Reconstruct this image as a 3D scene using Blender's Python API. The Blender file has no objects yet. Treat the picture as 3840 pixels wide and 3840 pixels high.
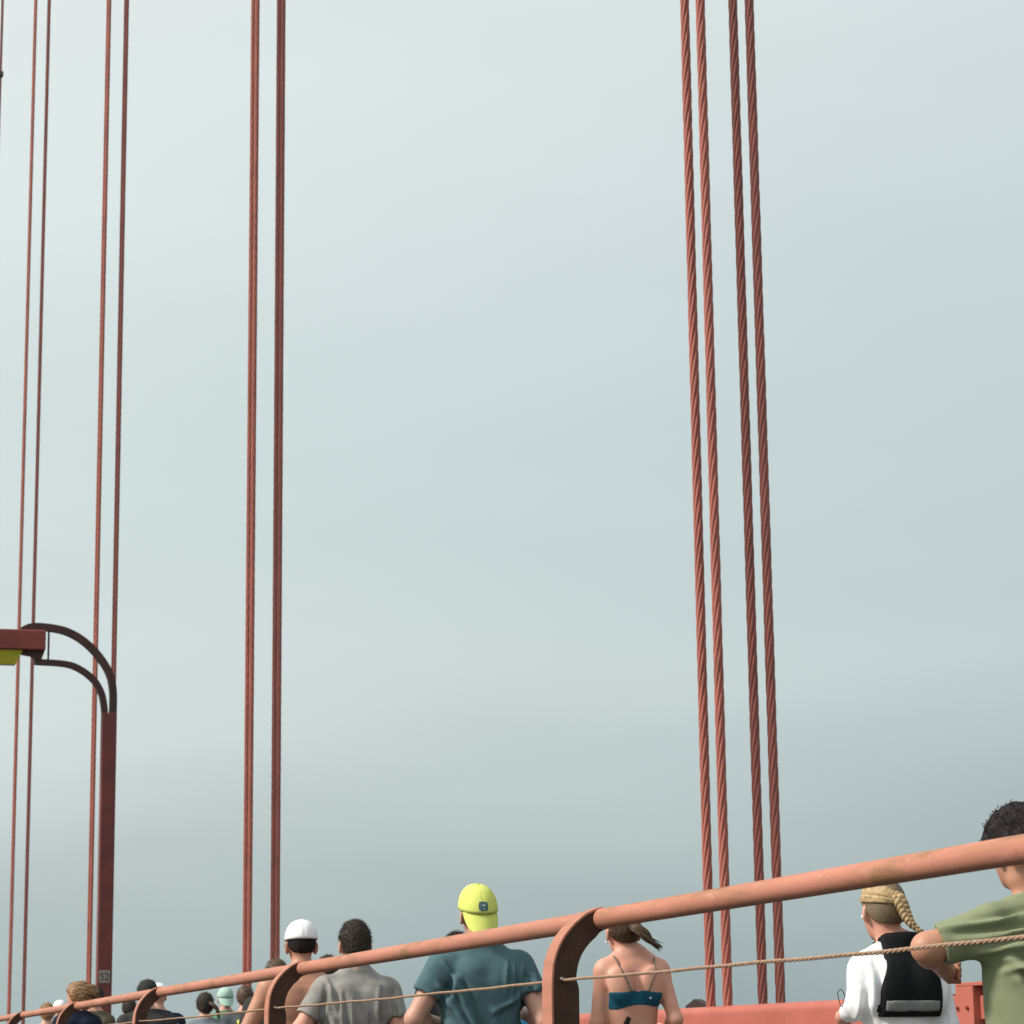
import bpy, bmesh, math, random
import numpy as np
from mathutils import Vector, Matrix

random.seed(7); rng = np.random.default_rng(7)
scene = bpy.context.scene
C = scene.collection

# ------------------------------------------------------------------ camera
cam_d = bpy.data.cameras.new('camera'); cam = bpy.data.objects.new('camera', cam_d); C.objects.link(cam)
cam.location = (0, 0, 1.07)
PITCH, YAW, ROLL = math.radians(11.5927), math.radians(15.8016), math.radians(-0.6689)
fw = Vector((math.sin(YAW)*math.cos(PITCH), math.cos(YAW)*math.cos(PITCH), math.sin(PITCH)))
r0 = Vector((math.cos(YAW), -math.sin(YAW), 0)); u0 = r0.cross(fw)
rt = r0*math.cos(ROLL) + u0*math.sin(ROLL); up = rt.cross(fw)
cam.matrix_world = Matrix(((rt.x, up.x, -fw.x, 0), (rt.y, up.y, -fw.y, 0), (rt.z, up.z, -fw.z, 1.07), (0, 0, 0, 1)))
cam_d.sensor_width = 36; cam_d.lens = 92.088; cam_d.clip_start = 0.1; cam_d.clip_end = 20000
cam_d.dof.use_dof = True; cam_d.dof.focus_distance = 8.5; cam_d.dof.aperture_fstop = 16
scene.camera = cam

# ------------------------------------------------------------------ world, sun, exposure
SUN_AZ = math.radians(-91)      # measured from +Y towards +X: the sun stands to the left
SUN_EL = math.radians(40)
w = bpy.data.worlds.new('World'); scene.world = w; w.use_nodes = True
nt = w.node_tree; nt.nodes.clear(); N = nt.nodes; L = nt.links
out = N.new('ShaderNodeOutputWorld'); bg = N.new('ShaderNodeBackground'); L.new(bg.outputs[0], out.inputs[0])
sky = N.new('ShaderNodeTexSky'); sky.sky_type = 'NISHITA'; sky.sun_disc = False
sky.sun_elevation = SUN_EL; sky.sun_rotation = SUN_AZ; sky.dust_density = 3.0
skys = N.new('ShaderNodeVectorMath'); skys.operation = 'SCALE'; skys.inputs['Scale'].default_value = 0.10
L.new(sky.outputs[0], skys.inputs[0])
tc = N.new('ShaderNodeTexCoord'); sep = N.new('ShaderNodeSeparateXYZ'); L.new(tc.outputs['Generated'], sep.inputs[0])
def vmath(op, a, b=None):
    n = N.new('ShaderNodeMath'); n.operation = op
    for i, q in enumerate((a, b)):
        if q is None: continue
        if isinstance(q, (int, float)): n.inputs[i].default_value = q
        else: L.new(q, n.inputs[i])
    return n.outputs[0]
mp = N.new('ShaderNodeMapping'); mp.inputs['Scale'].default_value = (1.6, 1.6, 7.0); L.new(tc.outputs['Generated'], mp.inputs[0])
nz = N.new('ShaderNodeTexNoise'); nz.inputs['Scale'].default_value = 1.7; nz.inputs['Detail'].default_value = 3.0
nz.inputs['Roughness'].default_value = 0.45; L.new(mp.outputs[0], nz.inputs[0])
nz2 = N.new('ShaderNodeTexNoise'); nz2.inputs['Scale'].default_value = 3.2; nz2.inputs['Detail'].default_value = 2.0
L.new(mp.outputs[0], nz2.inputs[0])
# the cloud layer: elevation, bent a little by soft noise, into a ramp
bend = vmath('MULTIPLY', vmath('SUBTRACT', nz.outputs['Fac'], 0.5), 0.10)
leftward = vmath('ADD', vmath('MULTIPLY', sep.outputs['X'], -0.9), 0.24)
el = vmath('ADD', vmath('ADD', sep.outputs['Z'], bend), vmath('MULTIPLY', leftward, 0.055))
ramp = N.new('ShaderNodeValToRGB'); ramp.color_ramp.interpolation = 'B_SPLINE'
def lin(c): return tuple((v/255/12.92 if v/255 <= .04045 else ((v/255+.055)/1.055)**2.4) for v in c)
stops = [(0.0, (159, 175, 178)), (0.03, (166, 182, 183)), (0.062, (180, 194, 194)), (0.10, (196, 209, 209)), (0.132, (209, 220, 219)), (0.18, (203, 217, 217)),
         (0.26, (208, 221, 221)), (0.33, (218, 229, 229)), (0.42, (227, 235, 235)), (1.0, (232, 239, 240))]
cr = ramp.color_ramp
while len(cr.elements) < len(stops): cr.elements.new(0.5)
for e, (p, c) in zip(cr.elements, stops): e.position = p; e.color = (*lin(c), 1)
L.new(el, ramp.inputs[0])
glow = vmath('ADD', vmath('MULTIPLY', leftward, 0.45), 1.0)
var = vmath('ADD', vmath('MULTIPLY', vmath('SUBTRACT', nz2.outputs['Fac'], 0.5), 0.10), 1.0)
cl = N.new('ShaderNodeVectorMath'); cl.operation = 'SCALE'; L.new(ramp.outputs[0], cl.inputs[0]); L.new(vmath('MULTIPLY', glow, var), cl.inputs['Scale'])
mix = N.new('ShaderNodeMix'); mix.data_type = 'RGBA'; mix.inputs['Factor'].default_value = 0.95
tint = N.new('ShaderNodeCombineXYZ'); L.new(vmath('ADD', vmath('MULTIPLY', leftward, 0.10), 1.0), tint.inputs[0]); tint.inputs[1].default_value = 1.0; L.new(vmath('ADD', vmath('MULTIPLY', leftward, -0.06), 1.0), tint.inputs[2])
cl2 = N.new('ShaderNodeVectorMath'); cl2.operation = 'MULTIPLY'; L.new(cl.outputs[0], cl2.inputs[0]); L.new(tint.outputs[0], cl2.inputs[1])   # warmer towards the sun, bluer away from it
L.new(skys.outputs[0], mix.inputs['A']); L.new(cl2.outputs[0], mix.inputs['B'])
L.new(mix.outputs['Result'], bg.inputs[0]); bg.inputs[1].default_value = 1.0

sun_d = bpy.data.lights.new('sun', 'SUN'); sun = bpy.data.objects.new('sun', sun_d); C.objects.link(sun)
sun_d.energy = 4.0; sun_d.angle = math.radians(10); sun_d.color = (1.0, 0.93, 0.84)
sd = Vector((math.sin(SUN_AZ)*math.cos(SUN_EL), math.cos(SUN_AZ)*math.cos(SUN_EL), math.sin(SUN_EL)))
sun.rotation_euler = (-sd).to_track_quat('-Z', 'Y').to_euler(); sun.location = sd*60

vs = scene.view_settings; vs.view_transform = 'Standard'; vs.look = 'None'; vs.exposure = 0; vs.gamma = 1; vs.use_curve_mapping = False

# ------------------------------------------------------------------ materials
MATS = {}
def mat(name, col, rough=0.6, var=0.12, scale=8.0, col2=None, bump=0.0, bscale=60.0, metal=0.0, spec=0.4, mscale=(1, 1, 1), thr=(0.35, 0.7), sss=0.0, stain=None):
    if name in MATS: return MATS[name]
    m = bpy.data.materials.new(name); m.use_nodes = True; t = m.node_tree; n = t.nodes; b = n['Principled BSDF']
    b.inputs['Roughness'].default_value = rough; b.inputs['Metallic'].default_value = metal; b.inputs['Specular IOR Level'].default_value = spec
    co = n.new('ShaderNodeTexCoord'); mpn = n.new('ShaderNodeMapping'); mpn.inputs['Scale'].default_value = mscale
    t.links.new(co.outputs['Object'], mpn.inputs[0])
    x = n.new('ShaderNodeTexNoise'); x.inputs['Scale'].default_value = scale; x.inputs['Detail'].default_value = 5
    t.links.new(mpn.outputs[0], x.inputs[0])
    r = n.new('ShaderNodeValToRGB'); r.color_ramp.elements[0].position = thr[0]; r.color_ramp.elements[1].position = thr[1]
    c2 = col2 if col2 else tuple(c*(1-2*var) for c in col)
    r.color_ramp.elements[0].color = (*c2, 1); r.color_ramp.elements[1].color = (*col, 1)
    t.links.new(x.outputs['Fac'], r.inputs[0]); colout = r.outputs[0]
    if stain:
        for c_, sc_, t0, t1, am, ms in stain:
            mp2 = n.new('ShaderNodeMapping'); mp2.inputs['Scale'].default_value = ms; t.links.new(co.outputs['Object'], mp2.inputs[0])
            xs = n.new('ShaderNodeTexNoise'); xs.inputs['Scale'].default_value = sc_; xs.inputs['Detail'].default_value = 8; xs.inputs['Roughness'].default_value = .65
            t.links.new(mp2.outputs[0], xs.inputs[0])
            mr = n.new('ShaderNodeMapRange'); mr.inputs['From Min'].default_value = t0; mr.inputs['From Max'].default_value = t1; mr.inputs['To Max'].default_value = am
            t.links.new(xs.outputs['Fac'], mr.inputs['Value'])
            mx = n.new('ShaderNodeMix'); mx.data_type = 'RGBA'; t.links.new(mr.outputs[0], mx.inputs['Factor']); t.links.new(colout, mx.inputs['A']); mx.inputs['B'].default_value = (*c_, 1); colout = mx.outputs['Result']
    t.links.new(colout, b.inputs['Base Color'])
    if sss:
        b.inputs['Subsurface Weight'].default_value = sss; b.inputs['Subsurface Radius'].default_value = (1.0, 0.35, 0.2); b.inputs['Subsurface Scale'].default_value = 0.012
    if bump:
        x2 = n.new('ShaderNodeTexNoise'); x2.inputs['Scale'].default_value = bscale; x2.inputs['Detail'].default_value = 4
        t.links.new(mpn.outputs[0], x2.inputs[0])
        bp = n.new('ShaderNodeBump'); bp.inputs['Strength'].default_value = bump; bp.inputs['Distance'].default_value = 0.004
        t.links.new(x2.outputs['Fac'], bp.inputs['Height']); t.links.new(bp.outputs[0], b.inputs['Normal'])
    MATS[name] = m; return m

M_rail = mat('faded_orange_rail', (0.465, 0.195, 0.136), 0.65, col2=(0.38, 0.168, 0.105), scale=5.0, bump=0.2, bscale=120, thr=(0.35, 0.60), mscale=(5, 0.5, 5), spec=.25,
             stain=[((0.17, 0.115, 0.04), 6.0, .54, .70, .75, (2.5, .5, 2.5)), ((0.24, 0.09, 0.05), 70.0, .60, .72, .5, (1, .6, 1)), ((0.62, 0.33, 0.24), 16.0, .58, .75, .5, (2, .6, 2))])
M_beam = mat('orange_beam', (0.44, 0.120, 0.086), 0.6, col2=(0.37, 0.100, 0.070), scale=3.0, bump=0.1, bscale=60)
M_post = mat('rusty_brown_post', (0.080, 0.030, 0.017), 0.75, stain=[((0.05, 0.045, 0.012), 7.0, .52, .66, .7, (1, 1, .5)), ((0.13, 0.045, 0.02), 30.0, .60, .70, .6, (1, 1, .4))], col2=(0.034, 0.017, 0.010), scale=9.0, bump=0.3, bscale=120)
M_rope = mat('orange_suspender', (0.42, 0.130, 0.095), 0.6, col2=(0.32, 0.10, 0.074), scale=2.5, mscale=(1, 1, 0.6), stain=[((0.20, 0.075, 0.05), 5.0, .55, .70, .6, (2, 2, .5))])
M_rope2 = mat('darker_suspender', (0.33, 0.105, 0.083), 0.65, col2=(0.25, 0.084, 0.066), scale=2.5, mscale=(1, 1, 0.6), stain=[((0.17, 0.065, 0.045), 5.0, .55, .70, .6, (2, 2, .5))])  # darker tone for the outer ropes of each set
M_wire = mat('brown_wire_rope', (0.42, 0.265, 0.18), 0.8, col2=(0.29, 0.19, 0.125), scale=30.0)
M_lampp = mat('maroon_lamp_post', (0.175, 0.038, 0.032), 0.55, col2=(0.125, 0.03, 0.026), scale=3.0)
M_lampa = mat('dark_lamp_arm', (0.070, 0.028, 0.024), 0.6, scale=3.0)
M_lampb = mat('red_lamp_box', (0.26, 0.055, 0.045), 0.55, scale=3.0)
M_lens = mat('yellow_lens', (0.50, 0.46, 0.03), 0.35, scale=3.0)
M_plate = mat('grey_plate', (0.30, 0.28, 0.25), 0.6, scale=20.0)
M_ink = mat('dark_ink', (0.05, 0.05, 0.045), 0.7)
M_bolt = mat('rusty_bolt', (0.22, 0.045, 0.02), 0.7)
M_steel = mat('galvanised_pin', (0.55, 0.53, 0.50), 0.4, metal=0.6)
M_clamp = mat('dark_clamp', (0.06, 0.05, 0.045), 0.6)
M_black = mat('dark_steel_and_recess_shade', (0.03, 0.012, 0.010), 0.6)  # bracket steel; also the painted shade inside the railing recess
M_asph = mat('asphalt', (0.035, 0.035, 0.036), 0.9, scale=40, bump=0.4, bscale=300)
M_conc = mat('concrete_walk', (0.09, 0.086, 0.08), 0.9, scale=4, bump=0.2, bscale=150)
M_line = mat('white_line', (0.75, 0.75, 0.72), 0.7, scale=20)
M_water = mat('grey_bay_water', (0.06, 0.085, 0.09), 0.25, scale=0.05, bump=0.4, bscale=0.4)

# ------------------------------------------------------------------ object helpers
def link(name, me, m=None, parent=None, smooth=False):
    if m is not None and not me.materials: me.materials.append(m)
    if smooth: me.polygons.foreach_set('use_smooth', np.ones(len(me.polygons), bool))
    o = bpy.data.objects.new(name, me); C.objects.link(o)
    if parent: o.parent = parent
    return o
def mesh(name, v, f):
    me = bpy.data.meshes.new(name); me.from_pydata([tuple(map(float, q)) for q in v], [], [tuple(map(int, q)) for q in f]); me.update(); return me
def tag(o, label=None, cat=None, group=None, kind=None):
    if label: o['label'] = label
    if cat: o['category'] = cat
    if group: o['group'] = group
    if kind: o['kind'] = kind
    return o
def empty(name, loc, rz=0.0):
    o = bpy.data.objects.new(name, None); o.empty_display_size = 0.2; C.objects.link(o); o.location = loc; o.rotation_euler = (0, 0, rz); return o
def box_bm(bm, a, b, bev=0.0):
    x0, y0, z0 = a; x1, y1, z1 = b
    t = bmesh.new()
    vs_ = [t.verts.new(p) for p in ((x0,y0,z0),(x1,y0,z0),(x1,y1,z0),(x0,y1,z0),(x0,y0,z1),(x1,y0,z1),(x1,y1,z1),(x0,y1,z1))]
    for q in ((0,3,2,1),(4,5,6,7),(0,1,5,4),(1,2,6,5),(2,3,7,6),(3,0,4,7)): t.faces.new([vs_[i] for i in q])
    if bev: bmesh.ops.bevel(t, geom=t.edges[:], offset=bev, segments=3, affect='EDGES', profile=0.5)
    me = bpy.data.meshes.new('t'); t.to_mesh(me); t.free(); bm.from_mesh(me); bpy.data.meshes.remove(me)
def box(name, a, b, m, parent=None, bev=0.0):
    bm = bmesh.new(); box_bm(bm, a, b, bev); me = bpy.data.meshes.new(name); bm.to_mesh(me); bm.free(); return link(name, me, m, parent, smooth=False)
def tube(pts, rad, n=10, cap=True, closed=False):
    P = np.array(pts, float); m = len(P); r = np.full(m, rad) if np.isscalar(rad) else np.array(rad, float)
    T = np.gradient(P, axis=0); T /= np.linalg.norm(T, axis=1)[:, None]+1e-12
    u = np.cross(T[0], (0, 0, 1.0));
    if np.linalg.norm(u) < 1e-3: u = np.cross(T[0], (1.0, 0, 0))
    u /= np.linalg.norm(u); V = []
    for i in range(m):
        u = u - T[i]*np.dot(u, T[i]); u /= np.linalg.norm(u); b = np.cross(T[i], u)
        for k in range(n):
            a = 2*math.pi*k/n; V.append(P[i]+r[i]*(math.cos(a)*u+math.sin(a)*b))
    F = [(i*n+k, i*n+(k+1) % n, (i+1)*n+(k+1) % n, (i+1)*n+k) for i in range(m-1) for k in range(n)]
    if cap: F += [tuple(range(n-1, -1, -1)), tuple((m-1)*n+k for k in range(n))]
    return V, F
def merge(parts):
    V, F = [], []
    for v, f in parts:
        o = len(V); V += list(v); F += [tuple(i+o for i in q) for q in f]
    return V, F

# ------------------------------------------------------------------ the setting
def sheet(name, x0, x1, y0, y1, z, m, kind='structure', thick=None):
    o = box(name, (x0, y0, z-(thick or 0.3)), (x1, y1, z), m); return tag(o, kind=kind)
sheet('bay_water', -9000, 9000, -9000, 9000, -68.0, M_water, thick=2)
sheet('roadway', -17.0, 1.90, -60, 700, -0.25, M_asph, thick=0.5)
sheet('sidewalk', 1.93, 6.35, -60, 700, 0.0, M_conc, thick=0.75)
sheet('kerb', 1.901, 1.929, -60, 700, 0.002, M_conc, thick=0.45)
for x in (-1.9, -5.2, -8.5, -11.8):
    for i in range(20):
        o = sheet('lane_marking', x-0.06, x+0.06, -20+i*9.0, -17+i*9.0, -0.246, M_line, thick=0.003)

# ------------------------------------------------------------------ roadway railing: posts, pipe rail, wire rope
SP, Y0R = 4.215, 6.92
rail = empty('roadway_railing', (2.1, 6.92, 0.0)); tag(rail, 'faded salmon pipe railing on curved brown posts between roadway and runners', 'railing')
RZ = 0.0
def prof(off):       # centre line of the post in (x, z), world metres
    return off
outer = [(2.0583, -0.02), (2.0583, 1.16), (2.0583, 1.21), (2.0595, 1.26), (2.0640, 1.300), (2.0757, 1.3346), (2.0943, 1.3687), (2.122, 1.3996), (2.1533, 1.4254), (2.183, 1.4395), (2.203, 1.4452)]
inner = [(2.1310, -0.02), (2.1310, 1.16), (2.1310, 1.235), (2.1225, 1.255), (2.1290, 1.2936), (2.1388, 1.3191), (2.1536, 1.3413), (2.172, 1.3605), (2.186, 1.3705), (2.190, 1.381), (2.2055, 1.3875)]
def curved_bar(outer, inner, y0, y1):
    V = []; n = len(outer)
    for a, b in zip(outer, inner):
        V += [(a[0], y0, a[1]), (b[0], y0, b[1]), (b[0], y1, b[1]), (a[0], y1, a[1])]
    F = []
    for i in range(n-1):
        o, p = 4*i, 4*(i+1)
        for k in range(4): F.append((o+k, o+(k+1) % 4, p+(k+1) % 4, p+k))
    F += [(3, 2, 1, 0), (4*n-4, 4*n-3, 4*n-2, 4*n-1)]
    return V, F
# web: the dark plate; flange: the strip on the road side that keeps the orange paint
shift = lambda pts, yy: [(x-2.1, yy, z) for x, z in pts]
web_me = bpy.data.meshes.new('web')
def mk(name, V, F):
    bm = bmesh.new(); vv = [bm.verts.new(p) for p in V]
    for f in F: bm.faces.new([vv[i] for i in f])
    bmesh.ops.recalc_face_normals(bm, faces=bm.faces)
    me = bpy.data.meshes.new(name); bm.to_mesh(me); bm.free(); return me
def offset_curve(pts, d):
    P = np.array(pts); T = np.gradient(P, axis=0); T /= np.linalg.norm(T, axis=1)[:, None]
    return [tuple(q) for q in P+np.stack([-T[:, 1], T[:, 0]], 1)*d]
# resample both edges more finely
def resample(pts, n=40):
    P = np.array(pts); s = np.r_[0, np.cumsum(np.linalg.norm(np.diff(P, axis=0), axis=1))]
    t = np.r_[0, np.linspace(s[1], s[-1], n)]
    Q = np.stack([np.interp(t, s, P[:, 0]), np.interp(t, s, P[:, 1])], 1)
    for _ in range(2): Q[2:-1] = 0.25*Q[1:-2]+0.5*Q[2:-1]+0.25*Q[3:]
    return [tuple(q) for q in Q]
oR = resample(outer); iR = resample(inner)
oF = offset_curve(oR, 0.006)
loc = lambda pts: [(x-2.1, z) for x, z in pts]
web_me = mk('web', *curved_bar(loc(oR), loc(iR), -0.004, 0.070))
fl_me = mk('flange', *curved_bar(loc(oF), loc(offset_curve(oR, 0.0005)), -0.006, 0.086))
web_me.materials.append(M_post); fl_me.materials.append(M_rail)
pin_me = mk('pin', *tube([(0, -0.012, 0), (0, 0.0, 0)], 0.0045, 8)); pin_me.materials.append(M_steel)
LP = SP-0.066
pv, pf = tube([(0, 0.066, 0), (0, 0.071, 0), (0, 0.076, 0), (0, 0.066+LP*0.25, 0), (0, 0.066+LP*.5, 0), (0, 0.066+LP*.75, 0), (0, SP-0.012, 0), (0, SP-0.008, 0), (0, SP-0.004, 0)], [.0292, .0300, .0272, .0272, .0272, .0272, .0272, .0298, .0290], 24)
pipe_me = mk('pipe', pv, pf); pipe_me.materials.append(M_rail); pipe_me.polygons.foreach_set('use_smooth', [len(p.vertices) == 4 for p in pipe_me.polygons])
def wire_span(sag=0.004, lay=0.075, r=0.0023, R=0.0025):
    ps = []; n = 520; t = np.linspace(0, 1, n); y = t*SP
    for k in range(3):
        a = 2*math.pi*(y/lay+k/3)
        z = -4*sag*t*(1-t)+0.0009*np.sin(t*19+1)*np.sin(math.pi*t)+0.0005*np.sin(t*61)
        x = 0.002*np.sin(t*17)
        ps.append(tube(np.stack([x+R*np.cos(a), y, z+R*np.sin(a)], 1), r, 6))
    return merge(ps)
wire_me = mk('wire', *wire_span()); wire_me.materials.append(M_wire); wire_me.polygons.foreach_set('use_smooth', np.ones(len(wire_me.polygons), bool))
for i in range(-3, 16):
    y = i*SP
    p = link('post', web_me, None, rail); p.location = (0, y, 0)
    q = link('flange', fl_me, None, p)
    q = link('pin', pin_me, None, p); q.location = (-0.019, -0.002, 1.2563)
    q = link('rail_pipe', pipe_me, None, rail); q.location = (0.1035, y, 1.4175-0.0006*i)
    q = link('wire_rope', wire_me, None, rail); q.location = (-0.010, y-0.006, 1.2525)

# ------------------------------------------------------------------ suspender ropes
ROPE_H, LAY, RS, RC = 37.0, 0.86, 0.0122, 0.0205
def strand_mesh():
    n = int(ROPE_H/LAY*13); z = np.linspace(0, ROPE_H, n); a = 2*math.pi*z/LAY
    P = np.stack([RC*np.cos(a), RC*np.sin(a), z], 1)
    me = mk('strand', *tube(P, RS, 7)); me.materials.append(M_rope)
    me.polygons.foreach_set('use_smooth', np.ones(len(me.polygons), bool)); return me
strand_me = strand_mesh()
DX, DY = 0.355, 0.31
groups = [(15.89, 'nearest'), (33.05, 'second'), (50.0, 'third'), (66.7, 'fourth'), (83.2, 'fifth')]
side = {(-1, 1): ('far-left', ), (-1, -1): ('near-left', ), (1, 1): ('far-right', ), (1, -1): ('near-right', )}
near_lab = {(-1, 1): 'leftmost twisted rope of the thick four-rope set beside the blonde runner', (-1, -1): 'second twisted rope from left in the thick four-rope set',
            (1, 1): 'third twisted rope from left in the thick four-rope set', (1, -1): 'rightmost twisted rope of the thick four-rope set'}
where = {1: 'left of the white cap', 2: 'behind the lamp post', 3: 'behind the lamp box', 4: 'at the left edge'}
for gi, (yc, nm) in enumerate(groups):
    for sx in (-1, 1):
        for sy in (1, -1):
            r = empty('suspender_rope', (6.0+sx*DX/2, yc+sy*DY/2, 0.0), rng.uniform(0, 1.0))
            if gi == 0: lab = near_lab[(sx, sy)]
            else: lab = 'orange suspender rope %s, %s one of its %s pair' % (where[gi], 'farther' if sy > 0 else 'nearer', 'left' if sx < 0 else 'right')
            tag(r, lab, 'suspender rope', 'vertical suspender ropes of the bridge')
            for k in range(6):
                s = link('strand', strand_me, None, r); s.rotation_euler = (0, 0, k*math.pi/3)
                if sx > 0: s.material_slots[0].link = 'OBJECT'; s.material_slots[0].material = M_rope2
            if gi == 4 and sx > 0 and sy < 0:
                v, f = tube([(0, 0, 32.62), (0, 0, 32.66), (0, 0, 32.80), (0, 0, 32.84)], [0.06, 0.085, 0.085, 0.06], 12)
                link('clamp', mk('clamp', v, f), M_clamp, r)

# ------------------------------------------------------------------ outer railing of the sidewalk
orail = empty('sidewalk_railing', (5.9, 14.0, 0.0)); tag(orail, 'bright orange outer railing beam behind the runners, with a bolted post', 'railing')
def orx(name, a, b, m, bev=0.0, parent=None):
    o = box(name, (a[0]-5.9, a[1]-14.0, a[2]), (b[0]-5.9, b[1]-14.0, b[2]), m, orail if parent is None else parent, bev); return o
def rounded_beam(name, x0, x1, y0, y1, z0, z1, r, m):
    prof = [(x0, z0), (x0, z1-r)]
    for k in range(1, 7):
        a = math.pi-(k/6)*math.pi/2; prof.append((x0+r+r*math.cos(a), z1-r+r*math.sin(a)))
    for k in range(0, 7):
        a = math.pi/2-(k/6)*math.pi/2; prof.append((x1-r+r*math.cos(a), z1-r+r*math.sin(a)))
    prof.append((x1, z0)); n = len(prof)
    V = [(x-5.9, y-14.0, z) for y in (y0, y1) for x, z in prof]
    F = [(k, (k+1) % n, n+(k+1) % n, n+k) for k in range(n)]+[tuple(range(n)), tuple(range(2*n-1, n-1, -1))]
    me = mk(name, V, F); o = link(name, me, m, orail); return o
rounded_beam('top_rail', 5.76, 5.95, 12.55, 100.0, 1.15, 1.322, 0.05, M_beam)
orx('bottom_rail', (5.80, 12.55, 0.10), (5.90, 100, 0.18), M_beam, 0.01)
orx('bottom_rail', (5.80, 2.0, 0.10), (5.897, 11.845, 0.18), M_beam, 0.01)
# the taller bolted post and its cap, on the right behind the green shirt
bp_ = orx('post', (5.65, 11.85, 0.0), (5.95, 12.045, 1.346), M_beam, 0.005)
orx('cap_plate', (5.65, 2.0, 1.346), (5.95, 12.045, 1.366), M_beam, 0.004)
orx('recess_shade_panel', (5.735, 2.0, 0.2), (5.765, 11.845, 1.343), M_black)  # black sheet: the shade of the void under the cap, painted as a panel
orx('mid_rail', (5.685, 2.0, 1.185), (5.732, 11.845, 1.300), M_beam, 0.006)
orx('base_plinth', (5.70, 12.05, 0.0), (5.95, 12.545, 1.305), M_beam, 0.006)
for dy in (0.055, 0.165):
    v, f = tube([(5.637-5.9, 11.85+dy-14, 1.242), (5.649-5.9, 11.85+dy-14, 1.242)], 0.0095, 6)
    link('bolt', mk('bolt', v, f), M_bolt, orail)
for k in range(9):
    orx('post', (5.82, 14.9+k*4.215, 0.0), (5.92, 15.02+k*4.215, 1.16), M_beam, 0.006)
# the dark folded bracket that peeps over the beam by the ropes
V = [(5.98, 16.98, 1.2), (5.98, 16.98, 1.343), (5.98, 16.80, 1.385), (5.98, 16.42, 1.312), (5.98, 16.42, 1.2)]
V2 = V+[(x+0.05, y, z) for x, y, z in V]; n = 5
F = [tuple(range(5)), tuple(range(9, 4, -1))]+[(k, (k+1) % 5, 5+(k+1) % 5, 5+k) for k in range(5)]
br = mk('rope_bracket', [(x-6.0, y-16.7, z-1.2) for x, y, z in V2], F)
o = link('rope_bracket', br, M_black, orail); o.location = (0.1, 2.7, 1.2)

# ------------------------------------------------------------------ lamp post
LX, LY = 5.41, 44.33
lamp = empty('street_lamp', (LX, LY, 0.0)); tag(lamp, 'dark red street lamp with two curved arms and yellow lens', 'street lamp')
def bar2d(name, pts, wid, dep, m, parent=lamp, taper=None, n=48):
    P = np.array(pts); s = np.r_[0, np.cumsum(np.linalg.norm(np.diff(P, axis=0), axis=1))]; t = np.linspace(0, s[-1], n)
    Q = np.stack([np.interp(t, s, P[:, 0]), np.interp(t, s, P[:, 1])], 1)
    for _ in range(6): Q[1:-1] = 0.25*Q[:-2]+0.5*Q[1:-1]+0.25*Q[2:]
    T = np.gradient(Q, axis=0); T /= np.linalg.norm(T, axis=1)[:, None]; Nn = np.stack([-T[:, 1], T[:, 0]], 1)
    wv = np.linspace(*wid, n)[:, None] if not np.isscalar(wid) else wid
    A = Q+Nn*wv/2; B = Q-Nn*wv/2
    V, F = curved_bar([(x-LX, z) for x, z in A], [(x-LX, z) for x, z in B], -dep/2, dep/2)
    return link(name, mk(name, V, F), m, parent)
bm = bmesh.new()
box_bm(bm, (-0.125, -0.11, 0.0), (0.125, 0.11, 6.72), 0.02); me = bpy.data.meshes.new('post'); bm.to_mesh(me); bm.free()
post = link('post', me, M_lampp, lamp)
box('post_base', (-0.2, -0.18, 0.0), (0.2, 0.18, 0.9), M_lampp, lamp, 0.03)
bar2d('upper_arm', [(5.475, 6.5), (5.477, 7.109), (5.422, 7.391), (5.277, 7.623), (5.098, 7.831), (4.885, 8.002), (4.65, 8.113), (4.382, 8.158), (4.07, 8.172), (3.945, 8.13), (3.93, 8.09)], 0.118, 0.15, M_lampa)
bar2d('lower_arm', [(5.345, 6.5), (5.335, 6.776), (5.289, 7.045), (5.168, 7.266), (4.99, 7.414), (4.779, 7.526), (4.547, 7.555), (4.143, 7.565)], (0.105, 0.09), 0.15, M_lampa)
box('strut', (4.355-LX, -0.02, 7.56), (4.385-LX, 0.02, 8.12), M_lampa, lamp)
lb = box('lamp_box', (2.95-LX, -0.20, 7.745), (4.305-LX, 0.20, 8.085), M_lampb, lamp, 0.02)
V = [(3.0, .15, 7.74), (3.93, .15, 7.74), (3.82, .10, 7.505), (3.1, .10, 7.505)]
V = [(x-LX, s*y, z) for s in (-1, 1) for x, y, z in V]
link('lens', mk('lens', V, [(0,1,2,3), (4,5,6,7), (0,1,5,4), (1,2,6,5), (2,3,7,6), (3,0,4,7)]), M_lens, lb)
V = [(3.90, .13, 7.744), (4.30, .13, 7.744), (4.25, .1, 7.60), (4.14, .1, 7.60), (4.10, .1, 7.66), (3.92, .1, 7.69)]
V = [(x-LX, s*y, z) for s in (-1, 1) for x, y, z in V]
link('mount', mk('mount', V, [tuple(range(6)), tuple(range(6, 12))]+[(k, (k+1) % 6, 6+(k+1) % 6, 6+k) for k in range(6)]), M_lampa, lb)
pl = box('number_plate', (-0.092, -0.118, 2.225), (0.088, -0.112, 2.43), M_plate, post, 0.002)
fc = bpy.data.curves.new('digits', 'FONT'); fc.body = '52'; fc.size = 0.17; fc.extrude = 0.002; fc.align_x = 'CENTER'
fo = bpy.data.objects.new('digits', fc); C.objects.link(fo)
dg = bpy.context.evaluated_depsgraph_get(); me = bpy.data.meshes.new_from_object(fo.evaluated_get(dg)); bpy.data.objects.remove(fo)
o = link('digits', me, M_ink, pl); o.rotation_euler = (math.pi/2, 0, 0); o.location = (-0.002, -0.121, 2.268)

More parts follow.
